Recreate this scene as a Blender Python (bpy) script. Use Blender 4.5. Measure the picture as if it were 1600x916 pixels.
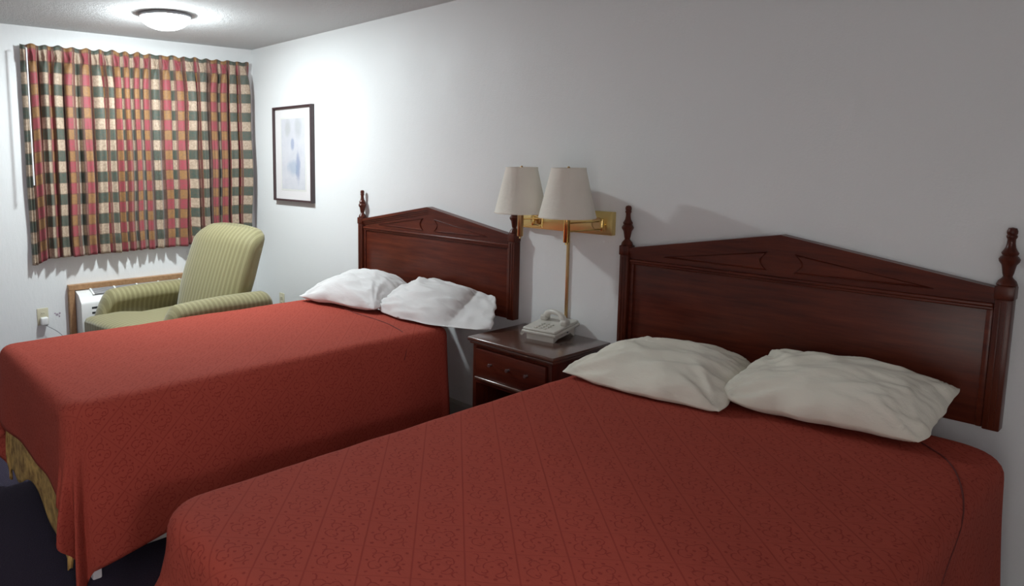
import bpy, bmesh, math, random
from mathutils import Vector, Matrix, noise
for o in list(bpy.data.objects): bpy.data.objects.remove(o)
S = bpy.context.scene
C = S.collection
PI = math.pi
sin, cos = math.sin, math.cos

# ------------------------------------------------------------------ camera
cam_d = bpy.data.cameras.new('camera'); cam = bpy.data.objects.new('camera', cam_d); C.objects.link(cam)
CAM = Vector((5.2647, -2.9159, 1.583))
_y, _p, _r = math.radians(51.272), math.radians(6.895), math.radians(-0.043)
fw = Vector((-sin(_y)*cos(_p), cos(_y)*cos(_p), -sin(_p)))
rt = fw.cross(Vector((0, 0, 1))).normalized(); up = rt.cross(fw)
rt, up = rt*cos(_r)+up*sin(_r), up*cos(_r)-rt*sin(_r)
cam.matrix_world = Matrix(((rt.x, up.x, -fw.x, CAM.x), (rt.y, up.y, -fw.y, CAM.y), (rt.z, up.z, -fw.z, CAM.z), (0, 0, 0, 1)))
cam_d.sensor_width = 36; cam_d.lens = 1102.9/1600*36
cam_d.shift_x = (800-587.6)/1600; cam_d.shift_y = (379.8-458)/1600
cam_d.clip_start = 0.05
S.camera = cam

# ------------------------------------------------------------------ light and exposure
S.view_settings.view_transform = 'Standard'; S.view_settings.look = 'None'
S.view_settings.gamma = 1; S.view_settings.use_curve_mapping = False
S.view_settings.exposure = 0.2
w = bpy.data.worlds.new('world'); S.world = w; w.use_nodes = True
w.node_tree.nodes['Background'].inputs[0].default_value = (0.8, 0.9, 1, 1)
w.node_tree.nodes['Background'].inputs[1].default_value = 0.0
BULB_W = 34.0; DISC_W = 50.0
BULB_COL = (0.88, 0.97, 1.0)
LAMP_POS = (0.95, -1.12, 2.46)
def area(name, loc, rot, sx, sy, watts, col):
    d = bpy.data.lights.new(name, 'AREA'); d.shape = 'RECTANGLE'; d.size = sx; d.size_y = sy; d.energy = watts; d.color = col
    o = bpy.data.objects.new(name, d); o.location = loc; o.rotation_euler = rot; C.objects.link(o); return o
# bathroom vanity lamp behind the camera, its light cut off by the partition wall near the beds' head end
d = bpy.data.lights.new('vanity_light', 'POINT'); d.energy = 72.0; d.shadow_soft_size = 0.10; d.color = (1.0, 0.91, 0.98)
o = bpy.data.objects.new('vanity_light', d); o.location = (7.15, -3.15, 2.24); C.objects.link(o)
area('fill_light', (5.5, -4.36, 1.05), (math.radians(92), 0, math.radians(-8)), 0.8, 1.9, 13.0, (1.0, 0.99, 0.90))  # added off-frame fill that brightens camera-facing surfaces, not a source in the room

# ------------------------------------------------------------------ material helpers
def mat(name):
    m = bpy.data.materials.new(name); m.use_nodes = True
    nt = m.node_tree; return m, nt, nt.nodes['Principled BSDF']
def nd(nt, typ, **kw):
    n = nt.nodes.new(typ)
    for k, v in kw.items():
        if k.startswith('i_'): n.inputs[k[2:].replace('_', ' ')].default_value = v
        else: setattr(n, k, v)
    return n
def mth(nt, op, a, b=None, c=None):
    n = nt.nodes.new('ShaderNodeMath'); n.operation = op
    for i, v in enumerate((a, b, c)):
        if v is None: continue
        if isinstance(v, (int, float)): n.inputs[i].default_value = v
        else: nt.links.new(v, n.inputs[i])
    return n.outputs[0]
def mixc(nt, f, a, b, mode='MIX'):
    n = nt.nodes.new('ShaderNodeMix'); n.data_type = 'RGBA'; n.blend_type = mode
    for i, v in ((0, f), (6, a), (7, b)):
        if isinstance(v, (int, float)): n.inputs[i].default_value = v
        elif isinstance(v, tuple): n.inputs[i].default_value = (*v, 1) if len(v) == 3 else v
        else: nt.links.new(v, n.inputs[i])
    return n.outputs[2]
def bump(nt, b, h, strength, dist=0.01):
    n = nt.nodes.new('ShaderNodeBump'); n.inputs['Strength'].default_value = strength; n.inputs['Distance'].default_value = dist
    nt.links.new(h, n.inputs['Height']); nt.links.new(n.outputs[0], b.inputs['Normal']); return n
def noi(nt, vec, scale, detail=4, rough=0.55, dim='3D'):
    n = nt.nodes.new('ShaderNodeTexNoise'); n.inputs['Scale'].default_value = scale; n.inputs['Detail'].default_value = detail
    n.inputs['Roughness'].default_value = rough; nt.links.new(vec, n.inputs['Vector']); return n.outputs['Fac']
def coord(nt, which='Object'):
    return nt.nodes.new('ShaderNodeTexCoord').outputs[which]
def mapping(nt, vec, scale=(1, 1, 1), loc=(0, 0, 0)):
    n = nt.nodes.new('ShaderNodeMapping'); n.inputs['Scale'].default_value = scale; n.inputs['Location'].default_value = loc
    nt.links.new(vec, n.inputs['Vector']); return n.outputs[0]
def mrange(nt, v, a, b, c=0.0, d=1.0):
    n = nt.nodes.new('ShaderNodeMapRange'); nt.links.new(v, n.inputs[0])
    for i, x in enumerate((a, b, c, d)): n.inputs[i+1].default_value = x
    return n.outputs[0]

def m_plain(name, col, rough=0.5, metal=0.0, var=0.08, scale=20, bmp=0.0, coat=0.0):
    m, nt, b = mat(name)
    v = coord(nt); n = noi(nt, v, scale)
    dark = tuple(c*(1-var) for c in col); lite = tuple(min(1, c*(1+var)) for c in col)
    nt.links.new(mixc(nt, n, dark, lite), b.inputs['Base Color'])
    b.inputs['Roughness'].default_value = rough; b.inputs['Metallic'].default_value = metal
    b.inputs['Coat Weight'].default_value = coat
    if bmp: bump(nt, b, noi(nt, v, scale*6), bmp, 0.002)
    return m
def m_wall():
    m, nt, b = mat('painted_wall')
    v = coord(nt)
    big = noi(nt, v, 0.9, 3)
    nt.links.new(mixc(nt, big, (0.79, 0.805, 0.80), (0.82, 0.835, 0.83)), b.inputs['Base Color'])
    fine = noi(nt, v, 120, 3, 0.6); mid = noi(nt, mapping(nt, v, (1, 1, 0.35)), 34, 4, 0.6)
    h = mth(nt, 'ADD', mth(nt, 'MULTIPLY', fine, 0.35), mth(nt, 'MULTIPLY', mid, 0.9))
    bump(nt, b, h, 0.35, 0.004)
    rg = noi(nt, mapping(nt, v, (2.6, 2.6, 1.1)), 1.0, 5, 0.65)
    nt.links.new(mrange(nt, rg, 0.38, 0.66, 0.56, 0.36), b.inputs['Roughness']); b.inputs['Specular IOR Level'].default_value = 0.20
    return m
def m_ceiling():
    m, nt, b = mat('popcorn_ceiling')
    v = coord(nt)
    n1 = noi(nt, v, 24, 6, 0.75); n2 = noi(nt, v, 130, 2, 0.6)
    h = mth(nt, 'ADD', n1, mth(nt, 'MULTIPLY', n2, 0.35))
    nt.links.new(mixc(nt, noi(nt, v, 1.2), (0.88, 0.89, 0.89), (0.93, 0.94, 0.94)), b.inputs['Base Color'])
    bump(nt, b, h, 1.0, 0.034); b.inputs['Roughness'].default_value = 0.9
    return m
def m_carpet():
    m, nt, b = mat('dark_carpet')
    v = coord(nt); n = noi(nt, v, 160, 3)
    nt.links.new(mixc(nt, n, (0.012, 0.009, 0.022), (0.04, 0.028, 0.06)), b.inputs['Base Color'])
    bump(nt, b, n, 0.8, 0.006); b.inputs['Roughness'].default_value = 0.95
    return m
def m_wood(name, c1, c2, rough=0.32, coat=0.35, spec=0.3, grain=(1.2, 14, 14), axis=None):
    m, nt, b = mat(name)
    v = mapping(nt, coord(nt), grain)
    n = noi(nt, v, 3.0, 6, 0.65)
    big = noi(nt, coord(nt), 2.2, 2)
    f = mrange(nt, mth(nt, 'ADD', mth(nt, 'MULTIPLY', n, 0.75), mth(nt, 'MULTIPLY', big, 0.35)), 0.35, 0.75)
    nt.links.new(mixc(nt, f, c1, c2), b.inputs['Base Color'])
    b.inputs['Roughness'].default_value = rough; b.inputs['Coat Weight'].default_value = coat; b.inputs['Coat Roughness'].default_value = 0.25
    b.inputs['Specular IOR Level'].default_value = spec
    bump(nt, b, n, 0.08, 0.002)
    return m
def m_spread():
    m, nt, b = mat('terracotta_jacquard')
    uv = coord(nt, 'UV')
    sep = nt.nodes.new('ShaderNodeSeparateXYZ'); nt.links.new(uv, sep.inputs[0])
    P = 0.113
    su, sv = sep.outputs[0], sep.outputs[1]
    u = mth(nt, 'MULTIPLY', mth(nt, 'ADD', su, sv), 0.70711/P); v = mth(nt, 'MULTIPLY', mth(nt, 'SUBTRACT', sv, su), 0.70711/P)
    p = mth(nt, 'SUBTRACT', mth(nt, 'FRACT', u), 0.5); q = mth(nt, 'SUBTRACT', mth(nt, 'FRACT', v), 0.5)
    ap, aq = mth(nt, 'ABSOLUTE', p), mth(nt, 'ABSOLUTE', q)
    ln = mth(nt, 'MAXIMUM', mrange(nt, ap, 0.476, 0.490), mth(nt, 'MULTIPLY', mrange(nt, aq, 0.482, 0.494), 0.8))
    wn = nt.nodes.new('ShaderNodeTexNoise'); wn.inputs['Scale'].default_value = 60; nt.links.new(uv, wn.inputs['Vector'])
    jit = mth(nt, 'MULTIPLY', mth(nt, 'SUBTRACT', wn.outputs['Fac'], 0.5), 0.10)
    def dist(cx, cy):
        a = mth(nt, 'SUBTRACT', p, cx); b_ = mth(nt, 'SUBTRACT', q, cy)
        return mth(nt, 'SQRT', mth(nt, 'ADD', mth(nt, 'MULTIPLY', a, a), mth(nt, 'MULTIPLY', b_, b_)))
    def ring(cx, cy, r, gp, gq, g0, wd=0.011):
        e = mth(nt, 'ABSOLUTE', mth(nt, 'ADD', mth(nt, 'SUBTRACT', dist(cx, cy), r), jit))
        on = mth(nt, 'SUBTRACT', 1.0, mrange(nt, e, wd*0.7, wd*1.7))
        g = mth(nt, 'GREATER_THAN', mth(nt, 'ADD', mth(nt, 'MULTIPLY', mth(nt, 'SUBTRACT', p, cx), gp), mth(nt, 'MULTIPLY', mth(nt, 'SUBTRACT', q, cy), gq)), g0)
        return mth(nt, 'MULTIPLY', on, g)
    def dot(cx, cy, r): return mth(nt, 'SUBTRACT', 1.0, mrange(nt, mth(nt, 'ADD', dist(cx, cy), jit), r*0.7, r*1.2))
    pat = mth(nt, 'MULTIPLY', ln, 0.75)
    for a in (ring(.17, .13, .13, 1, .4, -.06), ring(.20, .10, .055, -1, 1, -.02), ring(-.16, .18, .11, -.6, 1, -.03), ring(-.20, -.12, .14, -1, -.4, -.05), ring(-.15, -.14, .06, 1, -1, -.02),
              ring(.15, -.20, .12, .8, -.7, -.04), ring(.02, .02, .17, -1, .9, .10), ring(.03, -.03, .20, .9, -.6, .14), ring(-.32, .34, .09, 1, .2, 0), ring(.34, -.33, .08, -1, .3, 0),
              dot(.38, .34, .035), dot(-.38, .03, .03), dot(.05, -.39, .035), dot(.34, -.06, .03), dot(-.03, .37, .035), dot(-.36, -.37, .03), dot(.0, .0, .035), dot(.12, .33, .025), dot(-.10, -.33, .025)):
        pat = mth(nt, 'MAXIMUM', pat, a)
    weave = noi(nt, mapping(nt, uv, (900, 260, 1)), 1.0, 2)
    base = mixc(nt, weave, (0.35, 0.058, 0.038), (0.43, 0.082, 0.054))
    col = mixc(nt, mth(nt, 'MULTIPLY', pat, 0.52), base, (0.20, 0.016, 0.014))
    nt.links.new(col, b.inputs['Base Color'])
    h = mth(nt, 'SUBTRACT', mth(nt, 'MULTIPLY', weave, 0.25), mth(nt, 'MULTIPLY', pat, 0.5))
    wr = noi(nt, mapping(nt, uv, (9, 22, 1)), 1.0, 4, 0.6)
    h = mth(nt, 'ADD', h, mth(nt, 'MULTIPLY', wr, 2.6))
    bump(nt, b, h, 0.35, 0.004)
    b.inputs['Roughness'].default_value = 0.85; b.inputs['Sheen Weight'].default_value = 0.0; b.inputs['Sheen Roughness'].default_value = 0.5
    b.inputs['Sheen Tint'].default_value = (1, 0.6, 0.5, 1)
    b.inputs['Specular IOR Level'].default_value = 0.12
    return m
def m_plaid():
    m, nt, b = mat('plaid_curtain_fabric')
    uv = coord(nt, 'UV')
    wob = nt.nodes.new('ShaderNodeTexNoise'); wob.inputs['Scale'].default_value = 55; wob.inputs['Detail'].default_value = 2; nt.links.new(uv, wob.inputs['Vector'])
    vm = nt.nodes.new('ShaderNodeVectorMath'); vm.operation = 'MULTIPLY_ADD'; nt.links.new(wob.outputs['Color'], vm.inputs[0])
    vm.inputs[1].default_value = (0.006, 0.006, 0); nt.links.new(uv, vm.inputs[2])
    sep = nt.nodes.new('ShaderNodeSeparateXYZ'); nt.links.new(vm.outputs[0], sep.inputs[0])
    fu = mth(nt, 'FRACT', mth(nt, 'DIVIDE', sep.outputs[0], 0.29)); fv = mth(nt, 'FRACT', mth(nt, 'DIVIDE', sep.outputs[1], 0.150))
    def ramp(f, stops):
        r = nt.nodes.new('ShaderNodeValToRGB'); r.color_ramp.interpolation = 'CONSTANT'
        while len(r.color_ramp.elements) < len(stops): r.color_ramp.elements.new(0.5)
        for e, (p, c) in zip(r.color_ramp.elements, stops): e.position = p; e.color = (*c, 1)
        nt.links.new(f, r.inputs[0]); return r.outputs[0]
    A = ramp(fv, [(0, (0.52, 0.40, 0.29)), (0.47, (0.22, 0.17, 0.12)), (0.50, (0.040, 0.078, 0.062)), (0.96, (0.20, 0.15, 0.11))])
    B = ramp(fv, [(0, (0.33, 0.034, 0.062)), (0.47, (0.25, 0.08, 0.035)), (0.52, (0.32, 0.155, 0.045)), (0.95, (0.2, 0.05, 0.03))])
    T = ramp(fv, [(0, (0.27, 0.13, 0.10)), (0.48, (0.10, 0.055, 0.04))])
    R = ramp(fv, [(0, (0.13, 0.022, 0.022)), (0.48, (0.10, 0.03, 0.018))])
    K0, K1 = (0, 0, 0), (1, 1, 1)
    sA = ramp(fu, [(0, K1), (0.37, K0)])
    sT = ramp(fu, [(0, K0), (0.37, K1), (0.47, K0), (0.82, K1), (0.90, K0)])
    sR = ramp(fu, [(0, K0), (0.47, K1), (0.51, K0), (0.90, K1), (0.985, K0)])
    c = mixc(nt, sA, B, A); c = mixc(nt, sT, c, T); c = mixc(nt, sR, c, R)
    br = noi(nt, mapping(nt, uv, (60, 60, 1)), 1.0, 4, 0.7)
    c = mixc(nt, mrange(nt, br, 0.35, 0.70, 0.05, 0.68), c, (0.14, 0.085, 0.055))
    nt.links.new(c, b.inputs['Base Color']); b.inputs['Roughness'].default_value = 0.6
    b.inputs['Sheen Weight'].default_value = 0.15
    bump(nt, b, noi(nt, mapping(nt, uv, (14, 7, 1)), 1, 4), 0.3, 0.006)
    return m
def m_stripe(name, axis):
    m, nt, b = mat(name)
    v = coord(nt); sep = nt.nodes.new('ShaderNodeSeparateXYZ'); nt.links.new(v, sep.inputs[0])
    a = sep.outputs[axis]
    f = mth(nt, 'FRACT', mth(nt, 'DIVIDE', a, 0.036))
    tri = mth(nt, 'ABSOLUTE', mth(nt, 'SUBTRACT', f, 0.5))
    st = mrange(nt, tri, 0.22, 0.34)
    f2 = mth(nt, 'ABSOLUTE', mth(nt, 'SUBTRACT', mth(nt, 'FRACT', mth(nt, 'DIVIDE', a, 0.009)), 0.5))
    thin = mth(nt, 'MULTIPLY', mrange(nt, f2, 0.3, 0.45), 0.35)
    n = noi(nt, v, 90, 3)
    c = mixc(nt, st, (0.20, 0.175, 0.072), (0.285, 0.26, 0.122))
    c = mixc(nt, thin, c, (0.16, 0.14, 0.06))
    c = mixc(nt, mth(nt, 'MULTIPLY', n, 0.35), c, (0.26, 0.235, 0.115))
    nt.links.new(c, b.inputs['Base Color'])
    bump(nt, b, mth(nt, 'ADD', n, st), 0.25, 0.003)
    b.inputs['Roughness'].default_value = 0.75; b.inputs['Sheen Weight'].default_value = 0.3
    return m
def m_gold():
    m, nt, b = mat('gold_floral_blanket')
    uv = coord(nt, 'UV'); n = noi(nt, mapping(nt, uv, (16, 16, 1)), 1, 4, 0.6)
    c = mixc(nt, mrange(nt, n, 0.38, 0.62), (0.26, 0.14, 0.035), (0.66, 0.42, 0.13))
    nt.links.new(c, b.inputs['Base Color']); b.inputs['Roughness'].default_value = 0.8
    bump(nt, b, n, 0.4, 0.006); return m
def m_linen(name, col):
    m, nt, b = mat(name)
    v = coord(nt)
    n = noi(nt, v, 3, 3); w_ = noi(nt, v, 700, 1)
    nt.links.new(mixc(nt, n, tuple(c*0.95 for c in col), col), b.inputs['Base Color'])
    cr = noi(nt, mapping(nt, v, (6, 16, 10)), 1.0, 5, 0.6)
    h = mth(nt, 'ADD', mth(nt, 'MULTIPLY', cr, 3.0), mth(nt, 'MULTIPLY', w_, 0.12))
    bump(nt, b, h, 0.35, 0.006); b.inputs['Roughness'].default_value = 0.8
    b.inputs['Sheen Weight'].default_value = 0.1
    return m
def m_print():
    m, nt, b = mat('watercolour_print')
    v = coord(nt)   # object coords: x across, z up, origin at picture centre
    sep = nt.nodes.new('ShaderNodeSeparateXYZ'); nt.links.new(v, sep.inputs[0])
    n = noi(nt, v, 14, 5, 0.7)
    def blob(x, z, rx, rz):
        dx = mth(nt, 'DIVIDE', mth(nt, 'SUBTRACT', sep.outputs[0], x), rx); dz = mth(nt, 'DIVIDE', mth(nt, 'SUBTRACT', sep.outputs[2], z), rz)
        d = mth(nt, 'SQRT', mth(nt, 'ADD', mth(nt, 'MULTIPLY', dx, dx), mth(nt, 'MULTIPLY', dz, dz)))
        d = mth(nt, 'ADD', d, mth(nt, 'MULTIPLY', mth(nt, 'SUBTRACT', n, 0.5), 1.6))
        return mth(nt, 'SUBTRACT', 1.0, mrange(nt, d, 0.5, 1.1))
    c = mixc(nt, mrange(nt, n, 0.35, 0.75, 0, 0.30), (0.66, 0.665, 0.70), (0.40, 0.43, 0.50))
    c = mixc(nt, mth(nt, 'MULTIPLY', blob(-0.005, 0.075, 0.028, 0.05), 0.6), c, (0.20, 0.27, 0.45))
    c = mixc(nt, mth(nt, 'MULTIPLY', blob(0.07, -0.09, 0.035, 0.13), 0.6), c, (0.18, 0.24, 0.42))
    c = mixc(nt, mth(nt, 'MULTIPLY', blob(0.0, -0.10, 0.09, 0.06), 0.45), c, (0.24, 0.36, 0.50))
    c = mixc(nt, mth(nt, 'MULTIPLY', blob(0.075, 0.20, 0.06, 0.09), 0.35), c, (0.33, 0.36, 0.34))
    c = mixc(nt, mth(nt, 'MULTIPLY', blob(-0.07, 0.20, 0.05, 0.08), 0.35), c, (0.34, 0.37, 0.33))
    nt.links.new(c, b.inputs['Base Color']); b.inputs['Roughness'].default_value = 0.4
    b.inputs['Coat Weight'].default_value = 0.5; b.inputs['Coat Roughness'].default_value = 0.03
    return m

M = {}
M['wall'] = m_wall(); M['ceiling'] = m_ceiling(); M['carpet'] = m_carpet()
M['mahogany'] = m_wood('mahogany', (0.052, 0.0085, 0.0055), (0.150, 0.030, 0.013), coat=0.08)
M['mahogany_v'] = m_wood('mahogany_upright', (0.045, 0.009, 0.0055), (0.13, 0.027, 0.012), coat=0.08, grain=(14, 14, 1.5))
M['dark_top'] = m_wood('nightstand_top_wood', (0.10, 0.055, 0.04), (0.12, 0.052, 0.036), rough=0.18, coat=0.8, spec=0.6)
M['oak'] = m_wood('oak_trim', (0.30, 0.16, 0.075), (0.46, 0.27, 0.14), rough=0.5, coat=0.1)
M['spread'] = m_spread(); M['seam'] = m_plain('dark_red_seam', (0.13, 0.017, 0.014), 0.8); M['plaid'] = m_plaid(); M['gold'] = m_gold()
M['linen'] = m_linen('white_pillow_linen', (0.74, 0.73, 0.72)); M['cream_linen'] = m_linen('cream_pillow_linen', (0.86, 0.83, 0.71))
M['sheet'] = m_linen('white_sheet', (0.72, 0.72, 0.68))
M['lining'] = m_plain('curtain_lining', (0.72, 0.68, 0.62), 0.8)
M['stripe_x'] = m_stripe('striped_upholstery_lengthwise', 0); M['stripe_y'] = m_stripe('striped_upholstery_crosswise', 1)
M['white_plastic'] = m_plain('white_plastic', (0.78, 0.78, 0.76), 0.4, var=0.03)
M['grille'] = m_plain('grille_grey', (0.42, 0.41, 0.42), 0.5)
M['recess'] = m_plain('grille_recess', (0.12, 0.115, 0.12), 0.6)
M['slot'] = m_plain('dark_slot', (0.03, 0.03, 0.03), 0.7)
M['ivory'] = m_plain('ivory_plastic', (0.62, 0.58, 0.42), 0.4, var=0.04)
M['phone'] = m_plain('phone_ivory_plastic', (0.62, 0.60, 0.54), 0.38, var=0.03)
M['brass'] = m_plain('polished_brass', (0.80, 0.56, 0.20), 0.16, 1.0, var=0.05)
M['brass_plate'] = m_plain('brushed_brass_plate', (0.78, 0.62, 0.27), 0.36, 1.0, var=0.05)
M['brass2'] = m_plain('worn_brass', (0.55, 0.36, 0.17), 0.3, 1.0, var=0.1)
M['frame'] = m_plain('dark_frame', (0.055, 0.032, 0.035), 0.35, var=0.2, coat=0.2)
M['mat_board'] = m_plain('mat_board', (0.74, 0.715, 0.71), 0.7, var=0.01)
M['print'] = m_print()
M['nickel'] = m_plain('brushed_metal', (0.45, 0.46, 0.48), 0.35, 1.0)
M['vinyl'] = m_plain('vinyl_baseboard', (0.36, 0.37, 0.34), 0.6, var=0.12, scale=8)
M['shade'] = m_linen('lampshade_linen', (0.93, 0.89, 0.79))
_m = M['shade']; _nt = _m.node_tree; _tl = _nt.nodes.new('ShaderNodeBsdfTranslucent'); _tl.inputs[0].default_value = (0.95, 0.90, 0.78, 1)
_mx = _nt.nodes.new('ShaderNodeMixShader'); _mx.inputs[0].default_value = 0.12
_nt.links.new(_nt.nodes['Principled BSDF'].outputs[0], _mx.inputs[1]); _nt.links.new(_tl.outputs[0], _mx.inputs[2]); _nt.links.new(_mx.outputs[0], _nt.nodes['Material Output'].inputs[0])
M['black'] = m_plain('black_finish', (0.02, 0.02, 0.02), 0.5)
M['clear'] = m_plain('white_rod', (0.80, 0.82, 0.85), 0.3, var=0.02)
M['blemish'] = m_plain('torn_paint', (0.42, 0.36, 0.42), 0.8, var=0.5, scale=120)
M['steel'] = m_plain('grey_steel', (0.35, 0.36, 0.38), 0.5, 0.6)

# ------------------------------------------------------------------ mesh helpers
def link(name, bm, m, parent=None, smooth=False, loc=None):
    me = bpy.data.meshes.new(name); bm.normal_update(); bm.to_mesh(me); bm.free()
    o = bpy.data.objects.new(name, me); C.objects.link(o); me.materials.append(m)
    if smooth:
        for p in me.polygons: p.use_smooth = True
        if smooth != 'all': me.set_sharp_from_angle(angle=math.radians(38))
    if parent: o.parent = parent
    if loc: o.location = loc
    return o
def tag(o, label=None, cat=None, group=None, kind=None):
    if label: o['label'] = label
    if cat: o['category'] = cat
    if group: o['group'] = group
    if kind: o['kind'] = kind
    return o
def empty(name, loc=(0, 0, 0), rz=0):
    o = bpy.data.objects.new(name, None); C.objects.link(o); o.location = loc; o.rotation_euler = (0, 0, rz); o.empty_display_size = 0.1
    return o
def nb(): return bmesh.new()
def box(bm, x0, x1, y0, y1, z0, z1, bev=0.0, seg=2, mx=None):
    r = bmesh.ops.create_cube(bm, size=1); vs = r['verts']
    for v in vs:
        v.co = Vector((x0+(v.co.x+.5)*(x1-x0), y0+(v.co.y+.5)*(y1-y0), z0+(v.co.z+.5)*(z1-z0)))
    if bev:
        es = list({e for v in vs for e in v.link_edges})
        r2 = bmesh.ops.bevel(bm, geom=es, offset=bev, segments=seg, affect='EDGES', profile=0.5)
        vs = list({v for f in r2['faces'] for v in f.verts} | {v for v in vs if v.is_valid})
    if mx is not None:
        for v in vs: v.co = mx @ v.co
    return vs
def lathe(bm, prof, cx=0, cy=0, n=28, close=True):
    rings = []
    for r, z in prof:
        rings.append([bm.verts.new((cx+r*cos(2*PI*k/n), cy+r*sin(2*PI*k/n), z)) for k in range(n)])
    for a, b in zip(rings, rings[1:]):
        for k in range(n): bm.faces.new((a[k], a[(k+1) % n], b[(k+1) % n], b[k]))
    if close:
        if prof[0][0] > 1e-4: bm.faces.new(list(reversed(rings[0])))
        if prof[-1][0] > 1e-4: bm.faces.new(rings[-1])
    return rings
def tube(bm, pts, r, n=12, caps=True):
    pts = [Vector(p) for p in pts]; rings = []
    ref = Vector((0, 0, 1))
    for i, p in enumerate(pts):
        t = (pts[min(i+1, len(pts)-1)]-pts[max(i-1, 0)]).normalized()
        a = t.cross(ref)
        if a.length < 1e-3: a = t.cross(Vector((1, 0, 0)))
        a.normalize(); b = t.cross(a)
        rr = r[i] if isinstance(r, (list, tuple)) else r
        rings.append([bm.verts.new(p+a*rr*cos(2*PI*k/n)+b*rr*sin(2*PI*k/n)) for k in range(n)])
    for a, b in zip(rings, rings[1:]):
        for k in range(n): bm.faces.new((a[k], a[(k+1) % n], b[(k+1) % n], b[k]))
    if caps: bm.faces.new(list(reversed(rings[0]))); bm.faces.new(rings[-1])
    bmesh.ops.recalc_face_normals(bm, faces=bm.faces)
def prism(bm, poly, y0, y1, axis='y'):
    """polygon in (x,z) extruded along y (or (x,y) along z, (y,z) along x)"""
    def P(a, b, t):
        return {'y': (a, t, b), 'z': (a, b, t), 'x': (t, a, b)}[axis]
    A = [bm.verts.new(P(a, b, y0)) for a, b in poly]; B = [bm.verts.new(P(a, b, y1)) for a, b in poly]
    n = len(poly)
    fs = [bm.faces.new(A), bm.faces.new(B)]
    for k in range(n): fs.append(bm.faces.new((A[k], A[(k+1) % n], B[(k+1) % n], B[k])))
    bmesh.ops.recalc_face_normals(bm, faces=fs)
def grid(bm, nu, nv, fn, uvfn=None):
    """fn(i,j)->co ; returns rows of verts"""
    V = [[bm.verts.new(fn(i/(nu), j/(nv))) for i in range(nu+1)] for j in range(nv+1)]
    uvl = bm.loops.layers.uv.verify() if uvfn else None
    for j in range(nv):
        for i in range(nu):
            f = bm.faces.new((V[j][i], V[j][i+1], V[j+1][i+1], V[j+1][i])); f.smooth = True
            if uvfn:
                for lp, (a, b) in zip(f.loops, ((i, j), (i+1, j), (i+1, j+1), (i, j+1))): lp[uvl].uv = uvfn(a/nu, b/nv)
    return V
def sm(a, b, x):
    t = max(0.0, min(1.0, (x-a)/(b-a))); return t*t*(3-2*t)
def lerp(a, b, t): return a+(b-a)*t

# ------------------------------------------------------------------ room shell
H = 2.46; RX = 7.6; RY = -4.4
def shell(name, bounds, m):
    bm = nb(); box(bm, *bounds); o = link(name, bm, m); o['kind'] = 'structure'; return o
shell('floor', (-0.1, RX, RY, 0.1, -0.1, 0), M['carpet'])
shell('ceiling', (-0.1, RX, RY, 0.1, H, H+0.1), M['ceiling'])
shell('wall_right', (0, RX+0.1, 0, 0.1, 0, H), M['wall'])          # the long wall with the headboards
shell('wall_left', (-0.1, 0, RY-0.1, 0.1, 0, H), M['wall'])        # the window wall
shell('wall_back', (0, RX+0.1, RY-0.1, RY, 0, H), M['wall'])
shell('wall_near', (RX, RX+0.1, RY, 0, 0, H), M['wall'])
shell('wall_partition', (6.2, 6.3, -2.55, 0, 0, H), M['wall'])
bm = nb(); prism(bm, [(0, 0), (-0.014, 0), (-0.011, 0.13), (-0.004, 0.148), (0, 0.15)], 0.02, RX, 'x')
o = link('baseboard_right', bm, M['vinyl']); o['kind'] = 'structure'
bm = nb(); prism(bm, [(0, 0), (0.014, 0), (0.011, 0.13), (0.004, 0.148), (0, 0.15)], RY, 0, 'y')
o = link('baseboard_left', bm, M['vinyl']); o['kind'] = 'structure'

# ------------------------------------------------------------------ ceiling lamp
def ceiling_lamp():
    x, y, z = LAMP_POS
    t = tag(empty('ceiling_lamp', (x, y, H)), 'round flush ceiling lamp glowing white above the curtain', 'ceiling lamp')
    bm = nb(); lathe(bm, [(0.0, 0.0), (0.150, 0.0), (0.158, -0.004), (0.160, -0.016), (0.156, -0.020), (0.150, -0.019), (0.148, -0.010), (0.0, -0.008)], n=64)
    link('pan', bm, M['nickel'], t, True)
    m, nt, b = mat('frosted_lit_glass')
    em = nt.nodes.new('ShaderNodeEmission'); em.inputs[0].default_value = (*BULB_COL, 1); em.inputs[1].default_value = 12.0
    tr = nt.nodes.new('ShaderNodeBsdfTransparent'); mx = nt.nodes.new('ShaderNodeMixShader'); mx.inputs[0].default_value = 0.35
    nt.links.new(tr.outputs[0], mx.inputs[1]); nt.links.new(em.outputs[0], mx.inputs[2]); nt.links.new(mx.outputs[0], nt.nodes['Material Output'].inputs[0])
    bm = nb(); lathe(bm, [(0.149*cos(a), -0.017-0.078*sin(a)) for a in [k*PI/2/12 for k in range(12)]]+[(0.0005, -0.095)], n=64, close=False)
    link('glass_dome', bm, m, t, 'all')
    bm = nb(); lathe(bm, [(0.0, -0.094), (0.008, -0.094), (0.010, -0.091), (0.005, -0.097), (0.0, -0.098)], n=16)
    link('finial', bm, M['nickel'], t, True)
    d = bpy.data.lights.new('bulb', 'POINT'); d.energy = BULB_W; d.color = BULB_COL; d.shadow_soft_size = 0.035
    o = bpy.data.objects.new('bulb', d); C.objects.link(o); o.parent = t; o.location = (0, 0, -0.074)
    d = bpy.data.lights.new('lamp_reflector', 'AREA'); d.shape = 'DISK'; d.size = 0.16; d.energy = DISC_W; d.color = BULB_COL
    o = bpy.data.objects.new('lamp_reflector', d); C.objects.link(o); o.parent = t; o.location = (0, 0, -0.030)
ceiling_lamp()

# ------------------------------------------------------------------ curtain
random.seed(4)
CY0, CY1 = -1.755, -0.055
CZT, CZB = 2.335, 0.885
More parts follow.
